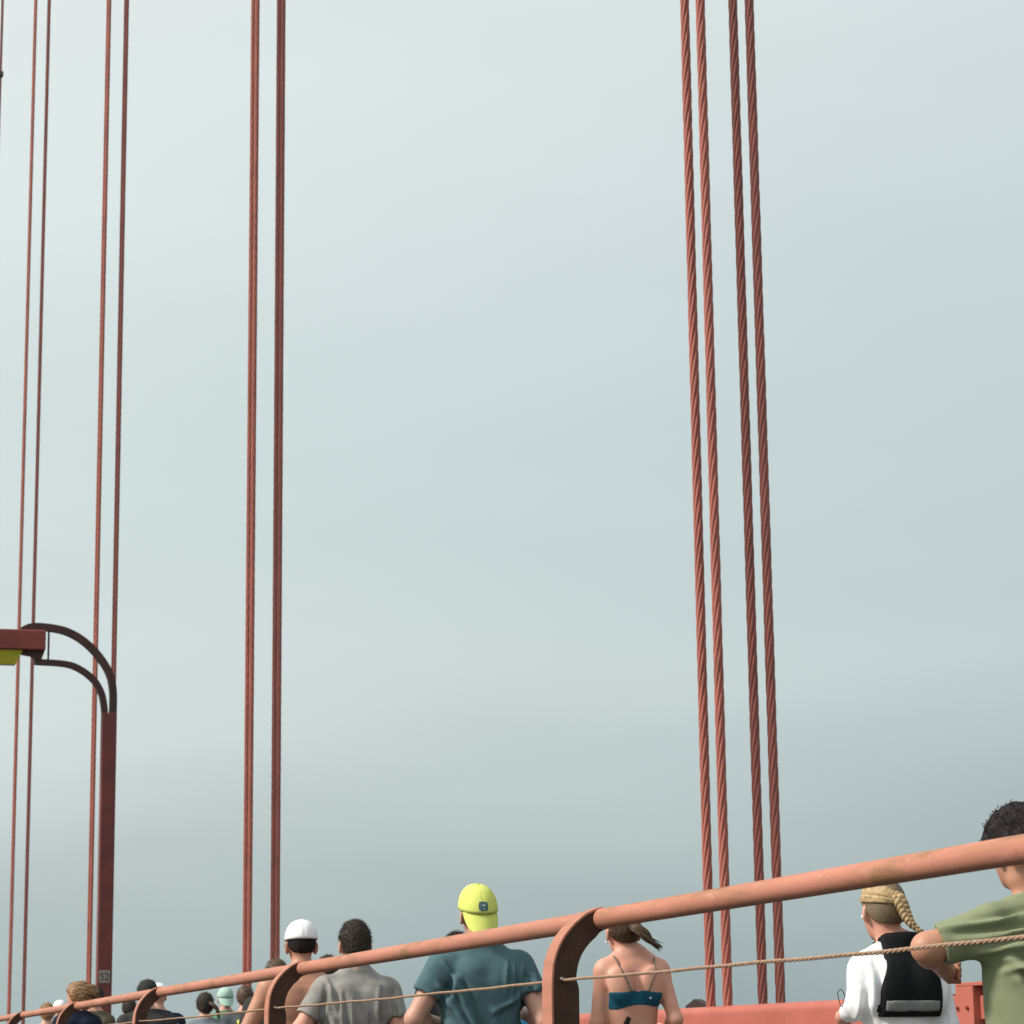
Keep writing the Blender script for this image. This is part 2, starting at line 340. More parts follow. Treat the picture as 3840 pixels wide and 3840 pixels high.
# ================================================================== people
# An implicit-surface sculptor: smooth unions of limbs on a grid, turned into a mesh by surface nets.
class Field:
    def __init__(s, lo, hi, h):
        s.h = h; s.lo = np.array(lo, np.float32)-2*h
        s.n = np.ceil((np.array(hi)+2*h-s.lo)/h).astype(int)+1
        s.F = np.full(s.n, 0.3, np.float32)
        s.ax = [s.lo[i]+h*np.arange(s.n[i], dtype=np.float32) for i in range(3)]
    def sl(s, lo, hi):
        a = [max(0, int((lo[i]-s.lo[i])/s.h)) for i in range(3)]; b = [min(int(s.n[i]), int((hi[i]-s.lo[i])/s.h)+2) for i in range(3)]
        if any(b[i] <= a[i] for i in range(3)): return None
        idx = tuple(slice(a[i], b[i]) for i in range(3))
        return idx, s.ax[0][idx[0]][:, None, None], s.ax[1][idx[1]][None, :, None], s.ax[2][idx[2]][None, None, :]
    def put(s, idx, d, k, sub=False):
        F = s.F[idx]
        if sub: F2, d = -F, d; F = F2
        if k > 0:
            hh = np.clip(0.5+0.5*(d-F)/k, 0, 1); R = d*(1-hh)+F*hh-k*hh*(1-hh)
        else: R = np.minimum(F, d)
        s.F[idx] = -R if sub else R
    def cone(s, a, b, r1, r2, k=0.02, flat=False, sub=False):
        a = np.array(a, float); b = np.array(b, float); rm = max(r1, r2)+k+2*s.h
        q = s.sl(np.minimum(a, b)-rm, np.maximum(a, b)+rm)
        if q is None: return
        idx, X, Y, Z = q; ba = b-a; L2 = float(ba@ba)+1e-12
        t0 = ((X-a[0])*ba[0]+(Y-a[1])*ba[1]+(Z-a[2])*ba[2])/L2; t = np.clip(t0, 0, 1)
        d = np.sqrt((X-a[0]-t*ba[0])**2+(Y-a[1]-t*ba[1])**2+(Z-a[2]-t*ba[2])**2)-(r1+(r2-r1)*t)
        if flat: d = np.maximum(d, (t0-1)*math.sqrt(L2))
        s.put(idx, d.astype(np.float32), k, sub)
    def ell(s, c, r, k=0.02, rz=0.0, sub=False, rx=0.0):
        c = np.array(c, float); r = np.array(r, float); rm = r.max()+k+2*s.h
        q = s.sl(c-rm, c+rm)
        if q is None: return
        idx, X, Y, Z = q; x, y, z = X-c[0], Y-c[1], Z-c[2]
        if rz: ca, sa = math.cos(rz), math.sin(rz); x, y = x*ca+y*sa, -x*sa+y*ca
        if rx: ca, sa = math.cos(rx), math.sin(rx); y, z = y*ca+z*sa, -y*sa+z*ca
        k0 = np.sqrt((x/r[0])**2+(y/r[1])**2+(z/r[2])**2); k1 = np.sqrt((x/r[0]**2)**2+(y/r[1]**2)**2+(z/r[2]**2)**2)+1e-9
        s.put(idx, (k0*(k0-1)/k1).astype(np.float32), k, sub)
    def loft(s, z, a, b, cx, cy, n=2.3, k=0.02, z0=None, z1=None):
        z = np.array(z, float); rm = max(max(a), max(b))+k+0.05
        q = s.sl((-rm, -rm, z[0]-0.06), (rm, rm, z[-1]+0.06))
        if q is None: return
        idx, X, Y, Z = q; zz = Z.ravel()
        I = lambda t: np.interp(zz, z, t)[None, None, :]
        A, B, CX, CY = I(a), I(b), I(cx), I(cy)
        d = ((np.abs((X-CX)/A)**n+np.abs((Y-CY)/B)**n)**(1/n)-1)*np.minimum(A, B)
        d = np.maximum(d, np.maximum(z[0]-Z if z0 is None else z0-Z, Z-z[-1] if z1 is None else Z-z1))
        s.put(idx, d.astype(np.float32), k)
    def cut(s, fn):        # keep only where fn(X,Y,Z) <= 0
        X, Y, Z = s.ax[0][:, None, None], s.ax[1][None, :, None], s.ax[2][None, None, :]
        s.F = np.maximum(s.F, fn(X, Y, Z).astype(np.float32))
    def nets(s, smooth=2):
        F = s.F; I = F < 0
        n = F.shape; c = [slice(None, -1), slice(1, None)]
        cnt = sum(I[c[i], c[j], c[k]].astype(np.int8) for i in (0, 1) for j in (0, 1) for k in (0, 1))
        act = (cnt > 0) & (cnt < 8); ci = np.argwhere(act)
        if len(ci) == 0: return np.zeros((0, 3)), np.zeros((0, 4), int)
        vid = -np.ones(act.shape, np.int64); vid[act] = np.arange(len(ci))
        acc = np.zeros((len(ci), 3)); num = np.zeros(len(ci))
        for ax in range(3):
            for i in (0, 1):
                for j in (0, 1):
                    o = np.zeros(3, int); o[(ax+1) % 3] = i; o[(ax+2) % 3] = j; p = ci+o; q = p.copy(); q[:, ax] += 1
                    f0 = F[p[:, 0], p[:, 1], p[:, 2]]; f1 = F[q[:, 0], q[:, 1], q[:, 2]]; m = (f0 < 0) != (f1 < 0)
                    t = np.where(m, f0/np.where(m, f0-f1, 1), 0); P = p.astype(float); P[:, ax] += t
                    acc[m] += P[m]; num[m] += 1
        V = s.lo+s.h*(acc/num[:, None])
        Q = []
        for ax in range(3):
            b, d = (ax+1) % 3, (ax+2) % 3
            sa = [slice(None)]*3; sb = [slice(None)]*3; sa[ax] = slice(None, -1); sb[ax] = slice(1, None)
            for qq in (sa, sb): qq[b] = slice(1, -1); qq[d] = slice(1, -1)
            A, B = I[tuple(sa)], I[tuple(sb)]; e = np.argwhere(A != B)
            if len(e) == 0: continue
            pos = A[e[:, 0], e[:, 1], e[:, 2]]; e = e.copy(); e[:, b] += 1; e[:, d] += 1
            def g(i, j):
                p = e.copy(); p[:, b] -= i; p[:, d] -= j; return vid[p[:, 0], p[:, 1], p[:, 2]]
            q4 = np.stack([g(1, 1), g(0, 1), g(0, 0), g(1, 0)], 1); q4[~pos] = q4[~pos][:, ::-1]; Q.append(q4)
        Q = np.concatenate(Q); Q = Q[(Q >= 0).all(1)]
        return lap(V, Q, smooth), Q
def lap(V, Q, it, lam=0.5):
    if it == 0: return V
    E = np.concatenate([Q[:, [0, 1]], Q[:, [1, 2]], Q[:, [2, 3]], Q[:, [3, 0]]]); nv = len(V)
    E = np.concatenate([E, E[:, ::-1]]); deg = np.bincount(E[:, 0], minlength=nv)[:, None]+1e-9
    for i in range(it):
        S = np.stack([np.bincount(E[:, 0], weights=V[E[:, 1], a], minlength=nv) for a in range(3)], 1)
        V = V+(lam if i % 2 == 0 else -lam*0.95)*(S/deg-V) if it > 2 else V+lam*(S/deg-V)
    return V
def normals(V, Q):
    fn = np.cross(V[Q[:, 2]]-V[Q[:, 0]], V[Q[:, 3]]-V[Q[:, 1]]); Nn = np.zeros_like(V)
    for k in range(4):
        for a in range(3): Nn[:, a] += np.bincount(Q[:, k], weights=fn[:, a], minlength=len(V))
    return Nn/(np.linalg.norm(Nn, axis=1)[:, None]+1e-12)
def qmesh(name, V, Q, m, parent):
    me = bpy.data.meshes.new(name); me.vertices.add(len(V)); me.vertices.foreach_set('co', np.ascontiguousarray(V, np.float32).ravel())
    me.loops.add(Q.size); me.loops.foreach_set('vertex_index', np.ascontiguousarray(Q, np.int32).ravel())
    me.polygons.add(len(Q)); me.polygons.foreach_set('loop_start', np.arange(0, Q.size, 4, dtype=np.int32))
    me.update(); me.validate(); return link(name, me, m, parent, smooth=True)
def strands(V, Nn, count, length, width, flow=(0, 0, 0), lift=0.6, jitter=0.35, mask=None, curl=0.0):
    idx = np.arange(len(V)) if mask is None else np.nonzero(mask)[0]
    if len(idx) == 0: return [], []
    pick = rng.choice(idx, count); P = V[pick]+rng.normal(0, 0.003, (count, 3)); n = Nn[pick]
    d = n*lift+np.array(flow)*(1-lift)+rng.normal(0, jitter, (count, 3)); d /= np.linalg.norm(d, axis=1)[:, None]
    s = np.cross(d, n+rng.normal(0, .3, (count, 3))); s /= np.linalg.norm(s, axis=1)[:, None]+1e-9
    ln = length*rng.uniform(0.5, 1.2, count)[:, None]; w_ = width*rng.uniform(0.6, 1.3, count)[:, None]
    bend = rng.normal(0, 0.3+curl, (count, 3))*ln+np.array(flow)*ln*0.4
    A, B = P-s*w_/2, P+s*w_/2; M1 = P+d*ln*0.55; Mb, Mc = M1-s*w_*.4, M1+s*w_*.4; T = P+d*ln+bend*0.5
    VV = np.stack([A, B, Mc, Mb, T], 1).reshape(-1, 3); F = []
    for i in range(count): o = 5*i; F += [(o, o+1, o+2, o+3), (o+3, o+2, o+4)]
    return list(VV), F

SKIN = mat('skin_fair', (0.56, 0.315, 0.23), 0.5, var=0.05, scale=6, col2=(0.50, 0.265, 0.19), sss=0.0)
SKIN_T = mat('skin_tan', (0.50, 0.255, 0.165), 0.5, scale=6, col2=(0.43, 0.21, 0.135))
SKIN_P = mat('skin_pink', (0.65, 0.345, 0.25), 0.5, scale=6, col2=(0.57, 0.275, 0.195), stain=[((0.58, 0.22, 0.15), 11.0, .50, .68, .45, (1, 1, 1))])
EYE = mat('eye', (0.6, 0.6, 0.6), 0.2); LIP = mat('lip', (0.40, 0.13, 0.11), 0.5)
SHOE = mat('shoe_fabric', (0.25, 0.26, 0.28), 0.7, scale=20); SOLE = mat('shoe_sole', (0.7, 0.7, 0.68), 0.7)
def cloth(name, col, var=0.08, bump=0.25, **kw): return mat(name, col, 0.9, var=var, scale=14, bump=bump, bscale=220, spec=0.15, **kw)

def fold(V, Nn, lines, back=True):
    """lines: list of (x0,z0,x1,z1,width,amp) seen from behind; raised creases with a valley beside them"""
    D = np.zeros(len(V))
    for x0, z0, x1, z1, wd, am in lines:
        a = np.array([x0, z0]); ba = np.array([x1-x0, z1-z0]); Lb = math.hypot(*ba); p = V[:, [0, 2]]-a
        t = (p@ba)/(ba@ba); sd_ = (p[:, 0]*ba[1]-p[:, 1]*ba[0])/Lb+.006*np.sin(t*4+x0*30)
        win = np.exp(-np.clip(np.maximum(-t, t-1)*Lb/.02, 0, 9)**2)*(.4+.6*np.sin(math.pi*np.clip(t, .05, .95)))
        D += 1.7*am*win*(np.exp(-(sd_/wd)**2)-.7*np.exp(-((sd_+1.7*wd)/(wd*1.1))**2))
    if back: D *= np.clip(-Nn[:, 1]*2.0+0.4, 0, 1)
    return D
def ripple(V, seed, amp, scale=(9, 5, 3)):
    r = np.random.default_rng(seed); D = np.zeros(len(V))
    for i in range(7):
        k = r.normal(0, 1, 3)*np.array(scale)*2.2; D += np.sin(V@k+r.uniform(0, 6.28)+1.5*np.sin(V@(r.normal(0, 1, 3)*6)+r.uniform(0, 6)))
    return amp*D/4+amp*.35*np.sin(V@(r.normal(0, 1, 3)*np.array([40, 25, 14]))+2*np.sin(V@(r.normal(0, 1, 3)*12)))

def person(loc, label, H=1.75, sex='m', skin=SKIN, h=0.010, vyaw=0.0, elbows=None, wrists=None, shirt=None, sleeve=0.55, hem=0.86, bottom=None, folds=(), rip=0.004,
           head_turn=0.0, head_off=(0, 0), fat=1.0, hands=True, leg=1, neckline=0.0, shrug=0.0, ear=1.0, loose=1.0, group=None, sleeve_r=0.0):
    """body of height H (crown of the skull), facing +Y; arms given as (lateral, depth, z) relative to the line of sight, for the left and right arm"""
    k = H/1.78; P = empty('person', (loc[0], loc[1], 0.0)); tag(P, label, 'person', group)
    ca, sa = math.cos(vyaw), math.sin(vyaw)
    def V2L(p): return np.array([p[0]*ca+p[1]*sa, -p[0]*sa+p[1]*ca, p[2]])
    fem = sex == 'f'
    z = np.array([.84, .90, .95, 1.02, 1.08, 1.18, 1.28, 1.36, 1.42, 1.46, 1.495, 1.52])*k
    a = (np.array([.10, .160, .172, .155, .130, .130, .142, .146, .140, .118, .080, .055]) if fem else np.array([.10, .155, .162, .157, .150, .158, .172, .178, .170, .142, .092, .060]))*k*fat
    b = (np.array([.09, .112, .118, .105, .092, .094, .102, .098, .088, .076, .062, .055]) if fem else np.array([.09, .108, .112, .105, .100, .108, .118, .116, .104, .086, .068, .060]))*k*fat
    cy = np.array([-.01, -.015, -.02, -.01, .0, -.002, -.008, -.014, -.018, -.020, -.018, -.012])*k
    z = z+shrug*np.clip((z/k-1.1)/.25, 0, 1)
    cx = np.zeros_like(z)
    sxx = (.158 if fem else .186)*k*fat; sz = 1.425*k+shrug; sh = {-1: np.array([-sxx, -.015*k, sz]), 1: np.array([sxx, -.015*k, sz])}
    ua, fa = (.27*k, .245*k)
    el, wr = {}, {}
    for i, s in enumerate((-1, 1)):
        if elbows is not None and elbows[i] is not None: el[s] = V2L(elbows[i])
        else: el[s] = sh[s]+np.array([s*.07, -.06, -.255])*k
        if wrists is not None and wrists[i] is not None: wr[s] = V2L(wrists[i])
        else: wr[s] = el[s]+np.array([-s*.06, .225, .06])*k
    ra = (.043, .035, .034, .023) if fem else (.056, .044, .043, .029)
    ra = tuple(q*k for q in ra)
    hc = np.array([head_off[0], .012*k+head_off[1], 1.665*k]); ht = head_turn
    ch, shh = math.cos(ht), math.sin(ht)
    def HL(p): return hc+np.array([p[0]*ch-p[1]*shh, p[0]*shh+p[1]*ch, p[2]])*k
    lo = np.array([min(-.3, el[-1][0]-.1, wr[-1][0]-.2), -.55, -.02]); hi = np.array([max(.3, el[1][0]+.1, wr[1][0]+.2), max(.5, wr[1][1]+.25, wr[-1][1]+.25), 1.82*k])
    f = Field(lo, hi, h)
    f.loft(z, a, b, cx, cy, k=0.02)
    for s in (-1, 1):
        f.cone((s*.02*k, -.022*k, 1.535*k+shrug*.6), (s*.145*k*fat, -.02*k, 1.445*k+shrug), .045*k, .034*k, k=.03)          # trapezius
        f.ell(sh[s]+np.array([-s*.008, 0, -.012])*k, np.array([.058, .060, .070])*(k*(.86 if fem else 1.05)), k=.035)
        f.cone(sh[s], el[s], ra[0], ra[1], k=.03); m_ = sh[s]*.5+el[s]*.5
        f.cone(el[s], wr[s], ra[2], ra[3], k=.022); f.ell(el[s]*.72+wr[s]*.28, (ra[2]*1.12,)*3, k=.02)
        f.ell((s*.085*k, cy[7]-.085*k, 1.36*k+shrug), (.062*k, .026*k, .085*k), k=.035, rz=s*.25)                      # shoulder blade
        # legs
        st = s == leg
        hp = np.array([s*.092, -.01, .90])*k
        kn = np.array([s*.095, .06, .50])*k if st else np.array([s*.10, .15, .54])*k
        an = np.array([s*.095, -.02, .085])*k if st else np.array([s*.10, -.26, .47])*k
        f.cone(hp, kn, .085*k, .056*k, k=.03); f.cone(kn, an, .054*k, .034*k, k=.02); f.ell(kn*.7+an*.3+np.array([0, -.02, 0]), (.050*k,)*3, k=.03)
        toe = an+(np.array([0, .17, -.045]) if st else np.array([0, -.02, -.17]))*k
        f.cone(an, toe, .034*k, .026*k, k=.02)
        # hand
        dr = wr[s]-el[s]; dr /= np.linalg.norm(dr); pal = wr[s]+dr*.085*k
        f.cone(wr[s], pal, ra[3]*.95, .030*k, k=.012)
        up_ = np.array([0, 0, 1.0]); up_ -= dr*(up_@dr); up_ /= np.linalg.norm(up_)+1e-6; inn = np.cross(dr, up_)*s
        if hands:
            for q, ln in zip((-1.5, -.5, .5, 1.5), (.030, .037, .036, .031)):
                r_ = pal+up_*q*.0175*k+dr*.012*k; j = r_+dr*ln*k; t = j-inn*.030*k+dr*.008*k; t2 = t-inn*.005*k-dr*.022*k
                for p1, p2 in ((r_, j), (j, t), (t, t2)): f.cone(p1, p2, .0088*k, .0080*k, k=.004)
            tb = wr[s]+dr*.025*k+up_*.026*k; t1 = tb+up_*.020*k+dr*.035*k-inn*.012*k; f.cone(tb, t1, .011*k, .010*k, k=.008); f.cone(t1, t1+dr*.028*k-inn*.012*k, .0095*k, .0085*k, k=.004)
    # neck and head
    f.cone((0, -.022*k, 1.49*k), hc+np.array([0, -.022, -.085])*k, .058*k*(.86 if fem else 1), .053*k*(.86 if fem else 1), k=.02)
    f.ell(HL((0, -.006, .012)), np.array([.075, .095, .100])*k, k=.02, rz=ht)
    f.ell(HL((0, .030, -.045)), np.array([.056, .062, .075])*k, k=.025, rz=ht)
    f.ell(HL((0, .062, -.095)), np.array([.026, .022, .018])*k, k=.02, rz=ht)
    f.cone(HL((0, .094, .0)), HL((0, .112, -.035)), .008*k, .012*k, k=.008)
    f.ell(HL((0, .088, .022)), np.array([.045, .014, .010])*k, k=.012, rz=ht)
    for s in (-1, 1):
        f.ell(HL((s*.079, -.008, -.018)), np.array([.010, .022, .034])*k*ear, k=.006, rz=ht+s*.45)
        f.ell(HL((s*.080, -.004, -.016)), np.array([.006, .010, .018])*k, k=.003, rz=ht+s*.45, sub=True)
    V, Q = f.nets(4 if h < .012 else 2); bodyV, bodyQ = V, Q
    for s in (-1, 1):
        v_, f_ = tube([HL((s*.032, .078, .004)), HL((s*.032, .0815, .004)), HL((s*.032, .0835, .004))], [.011*k, .009*k, .004*k], 8); link('eye', mk('eye', v_, f_), EYE, P, True)
    v_, f_ = tube([HL((-.024, .087, -.062)), HL((0, .0915, -.060)), HL((.024, .087, -.062))], [.004*k, .007*k, .004*k], 6); link('mouth', mk('mouth', v_, f_), LIP, P, True)
    R = dict(P=P, HL=HL, k=k, hc=hc, ht=ht, z=z, a=a, b=b, cy=cy, sh=sh, el=el, wr=wr, ra=ra, h=h, V2L=V2L, V=V, Q=Q, shrug=shrug, fat=fat)
    if shirt is not None:
        g = Field((lo[0], -.35, hem*k-.03), (hi[0], .35, 1.60*k), h)
        e = np.interp(z, np.array([.84, .95, 1.1, 1.3, 1.42, 1.52])*k, [.034, .030, .030, .018, .012, .010])*loose
        az, bz = a+e, b+e
        az[:2] = np.maximum(az[:2], az[2]*.97); bz[:2] = np.maximum(bz[:2], bz[2]*.97)
        g.loft(z, az, bz, cx, cy, k=.02)
        for s in (-1, 1):
            g.cone((s*.02*k, -.022*k, 1.535*k+shrug*.6), (s*.145*k*fat, -.02*k, 1.445*k+shrug), .052*k, .046*k, k=.03)
            g.ell(sh[s]+np.array([-s*.008, 0, -.010])*k, np.array([.069, .072, .078])*(k*(.86 if fem else 1.05)), k=.035)
            g.ell((s*.085*k, cy[7]-.085*k, 1.36*k+shrug), (.062*k+.010, .026*k+.012, .085*k+.010), k=.035, rz=s*.25)
            if sleeve > 0:
                if sleeve <= 1: e1 = sh[s]+(el[s]-sh[s])*sleeve; g.cone(sh[s], e1, ra[0]+.015*loose+sleeve_r*.5, ra[0]*(1-sleeve)+ra[1]*sleeve+.024*loose+sleeve_r, k=.035, flat=True)
                else:
                    g.cone(sh[s], el[s], ra[0]+.012, ra[1]+.012, k=.035); e1 = el[s]+(wr[s]-el[s])*(sleeve-1); g.cone(el[s], e1, ra[2]+.012, ra[3]+.012, k=.02, flat=True)
        nb = 1.522*k+neckline+shrug
        ncx, ncy = 0, -.01*k
        g.cut(lambda X, Y, Z: np.maximum(hem*k-Z, 0*Z-1)+0*X+0*Y)
        g.cut(lambda X, Y, Z: (Z-(nb-.35*(Y-ncy)))*0.9+0*X)
        if 0 < sleeve <= 1:
            for s in (-1, 1):
                e1 = sh[s]+(el[s]-sh[s])*sleeve; e0 = sh[s]+(el[s]-sh[s])*(sleeve-.16); e2 = sh[s]+(el[s]-sh[s])*(sleeve+.1)
                rr = ra[0]*(1-sleeve)+ra[1]*sleeve+.024*loose+sleeve_r-.011; g.cone(e0, e2, rr*.8, rr, k=.004, sub=True)
        # the trunk under the shirt is drawn in so that no crease can cut through to it
        ii = np.round((bodyV-g.lo)/g.h).astype(int); ok = ((ii >= 0) & (ii < g.n)).all(1); ii = np.clip(ii, 0, g.n-1)
        fd = np.where(ok, g.F[ii[:, 0], ii[:, 1], ii[:, 2]], 1.0)
        tz = np.clip((bodyV[:, 2]-(hem*k+.02))/.04, 0, 1)*np.clip((nb-.035-bodyV[:, 2])/.04, 0, 1)
        arm = np.ones(len(bodyV))
        for s in (-1, 1):
            ba_ = el[s]-sh[s]; t_ = ((bodyV-sh[s])@ba_)/(ba_@ba_); far_ = np.linalg.norm(bodyV-sh[s]-np.clip(t_, 0, 1)[:, None]*ba_, axis=1) < ra[0]*1.5
            if sleeve <= 1: arm = np.where(far_ & (t_ > sleeve-.25), 0, arm)
        bodyV = bodyV-normals(bodyV, bodyQ)*(np.clip(-fd/.006, 0, 1)*tz*arm*.020)[:, None]
        V, Q = g.nets(4 if h < .012 else 2); Nn = normals(V, Q)
        D = ripple(V, int(loc[0]*1000), rip)+fold(V, Nn, folds)
        V = V+Nn*D[:, None]; R['shirt'] = qmesh('shirt', V, Q, shirt, P)
        R['sV'], R['sQ'] = V, Q
    qmesh('body', bodyV, bodyQ, skin, P)
    if bottom is not None:
        g = Field((-.32, -.4, .55*k), (.32, .45, 1.06*k), max(h, .011))
        g.loft(z[:6], a[:6]+.014, b[:6]+.014, cx[:6], cy[:6], k=.02, z1=1.03*k)
        for s in (-1, 1):
            hp = np.array([s*.092, -.01, .90])*k; kn = (np.array([s*.095, .06, .50]) if s == leg else np.array([s*.10, .15, .54]))*k
            g.cone(hp, hp+(kn-hp)*.6, .100*k, .092*k, k=.03, flat=True)
        V, Q = g.nets(2); qmesh('shorts', V, Q, bottom, P)
    for s in (-1, 1):      # shoes
        st = s == leg
        an = np.array([s*.095, -.02, .085])*k if st else np.array([s*.10, -.26, .47])*k
        g = Field((-.08, -.12, -.02), (.08, .24, .13), .012)
        g.cone((0, -.05, .045), (0, .04, .05), .046, .050, k=.03); g.cone((0, .04, .045), (0, .17, .036), .048, .040, k=.03)
        g.cut(lambda X, Y, Z: -Z+0*X+0*Y); V, Q = g.nets(2); V = V*k
        if st: V = V+np.array([an[0], an[1]+.0, -V[:, 2].min()])
        else: V = np.stack([V[:, 0]+an[0], -V[:, 2]*1+an[1]+.03*k, -V[:, 1]*1+an[2]-.01*k], 1)
        qmesh('shoe', V, Q, SHOE, P)
    return R

def hair_cap(R, m, thick=.014, nape=-.10, side=-.045, front=.055, strand_n=1500, slen=.018, swid=.0022, lift=.55, flow=(0, -.2, -.5), jitter=.35, lump=0.0, extra=None, curl=0.0, name='hair', seed=3, top=0.0):
    k, HL, ht, hc = R['k'], R['HL'], R['ht'], R['hc']; h = R['h']*.9
    g = Field(hc-np.array([.2, .22, .22]), hc+np.array([.2, .2, .24]), h)
    g.ell(HL((0, -.006, .012+top*.5)), (np.array([.075, .095, .100])+thick+np.array([0, 0, top*.5]))*k, k=.0, rz=ht)
    if nape < -.08: g.cone(HL((0, -.055, -.04)), HL((0, -.055, nape+.03)), .058*k, .045*k, k=.02)
    c, s_ = math.cos(ht), math.sin(ht)
    def fn(X, Y, Z):
        y = (-(X-hc[0])*s_+(Y-hc[1])*c)/k; x = ((X-hc[0])*c+(Y-hc[1])*s_)/k; zz = (Z-hc[2])/k
        zb = np.interp(y.ravel(), [-.11, -.045, -.02, .02, .05, .09], [nape, nape+.02, side, side+.035, front-.01, front]).reshape(y.shape)
        return (zb-zz)*k*.8
    g.cut(fn)
    if extra: extra(g)
    V, Q = g.nets(2); Nn = normals(V, Q)
    if lump: V = V+Nn*(ripple(V, seed, lump, (40, 40, 40))[:, None])
    v, f = strands(V, Nn, strand_n, slen, swid, flow, lift, jitter, curl=curl) if strand_n else ([], [])
    Vv = list(V)+list(v); F = [tuple(q) for q in Q]+[tuple(i+len(V) for i in q) for q in f]
    me = mesh(name, Vv, F); return link(name, me, m, R['P'], True)

def ball_cap(R, m, back=True, brim=True, lift=.0, logo=None, height=.112, base=.0, tilt=0.0, rr=(.090, .108), dark=None):
    """crown of six panels with a stitched edge, plus a curved brim; `back`: brim to the rear"""
    k, HL, ht = R['k'], R['HL'], R['ht']; sg = -1 if back else 1
    nu, nv = 96, 14; V = []; F = []
    def cpt(u, v, off=0.0):     # u angle, v 0 base .. 1 top
        p = v*math.pi/2; r = math.cos(p)**.80; hz = math.sin(p)**.95
        seam = 1-.022*abs(math.cos(3*u))**60
        x = math.sin(u)*(rr[0]+off)*r*seam; y = math.cos(u)*(rr[1]+off)*r*seam-.006
        return (x, y, base+.012+tilt*(-y)+(height+off)*hz)
    for j in range(nv+1):
        for i in range(nu):
            V.append(HL(cpt(2*math.pi*i/nu, j/nv)))
    for j in range(nv):
        for i in range(nu): F.append((j*nu+i, j*nu+(i+1) % nu, (j+1)*nu+(i+1) % nu, (j+1)*nu+i))
    # inner wall gives the fabric its thickness
    o = len(V)
    for i in range(nu): p = np.array(cpt(2*math.pi*i/nu, 0, -.004)); V.append(HL(p)); p[2] += .03; V.append(HL(p*np.array([.97, .97, 1])))
    for i in range(nu):
        j = (i+1) % nu; F += [(i, o+2*i, o+2*j, j), (o+2*i, o+2*i+1, o+2*j+1, o+2*j)]
    cap = link('cap', mk('cap', V, F), m, R['P'], True)
    v, f = tube([HL((0, -.006, base+.009+height)), HL((0, -.006, base+.0145+height))], [.010*k, .006*k], 8); link('button', mk('button', v, f), m, cap, True)
    if brim:
        V, F = [], []; n, q = 24, 7
        for layer in (0, 1):
            for i in range(n+1):
                t = -1+2*i/n; u = t*1.12; ln = .078*max(0.0, 1-abs(t)**3.2)
                for j in range(q+1):
                    s = j/q; x0, y0 = math.sin(u)*rr[0], math.cos(u)*rr[1]
                    drop = .95 if back else .30
                    x = x0*(1+.10*s*ln/.078); y = (y0-.006)+ln*s*(.50 if back else .95)
                    zz = base+.016-ln*s*drop*(1+.25*s)-.012*(t*t)*s - (.0035 if layer else 0)
                    V.append(HL((x, sg*y, zz+tilt*(-sg*y))))
        st = q+1; off = (n+1)*st
        for L_ in (0, 1):
            for i in range(n):
                for j in range(q):
                    a_ = L_*off+i*st+j; qd = (a_, a_+1, a_+st+1, a_+st); F.append(qd if L_ == 0 else qd[::-1])
        for i in range(n): F.append((i*st+q, off+i*st+q, off+(i+1)*st+q, (i+1)*st+q))
        link('brim', mk('brim', V, F), m, cap, True)
    return cap, cpt

# ---- cloth colours
TEAL = cloth('teal_shirt', (0.082, 0.150, 0.170), rip if False else .10); GREY = cloth('heather_grey_shirt', (0.325, 0.318, 0.300), .16); OLIVE = cloth('sage_green_shirt', (0.235, 0.265, 0.160), .06)
WHITE = cloth('white_jersey', (0.80, 0.81, 0.83), .03, bump=.1); BLACKV = cloth('black_vest_fabric', (0.012, 0.013, 0.014), .1); BAND = cloth('grey_reflective_band', (0.24, 0.245, 0.245), .05)
LGREY = cloth('pale_grey_skirt', (0.50, 0.50, 0.53), .05); SHORT_D = cloth('dark_shorts', (0.02, 0.02, 0.024)); BRA = cloth('teal_blue_bra', (0.014, 0.100, 0.160), .08)
YEL = mat('neon_yellow_cap', (0.64, 0.70, 0.17), 0.85, var=.05, scale=10, bump=.15, bscale=200, spec=.15); WCAP = mat('white_cap', (0.86, 0.87, 0.88), .85, var=.03, bump=.1, bscale=200, spec=.15)
DCAP = mat('charcoal_cap', (0.03, 0.031, 0.03), .9, bump=.1, bscale=200); MINTC = mat('mint_cap', (0.42, 0.62, 0.54), .85); NAVY = cloth('navy_shirt', (0.014, 0.02, 0.038)); CHAR = cloth('charcoal_shirt', (0.045, 0.045, 0.047))
SLATE = cloth('slate_shirt', (0.075, 0.085, 0.095)); BLUEW = cloth('blue_shirt', (0.03, 0.20, 0.42)); MINT = cloth('green_top', (0.10, 0.26, 0.16)); STEEL = cloth('grey_blue_shirt', (0.22, 0.26, 0.29)); PALE = cloth('pale_shirt', (0.55, 0.52, 0.48))
H_BLK = mat('black_hair', (0.027, 0.022, 0.023), .8, spec=.15, scale=60, col2=(.010, .008, .008)); H_DK = mat('dark_brown_hair', (0.058, 0.043, 0.033), .7, spec=.25, scale=60, col2=(.016, .012, .009))
H_BR = mat('brown_hair', (0.10, 0.058, 0.030), .55, scale=70, col2=(.05, .028, .014)); H_BL = mat('blond_hair', (0.56, 0.41, 0.21), .5, scale=55, col2=(.29, .19, .095)); H_GO = mat('golden_hair', (0.36, 0.20, 0.085), .5, scale=45, col2=(.17, .085, .034))
BUD = mat('white_earbud', (.85, .85, .85), .3)
R_ = math.radians

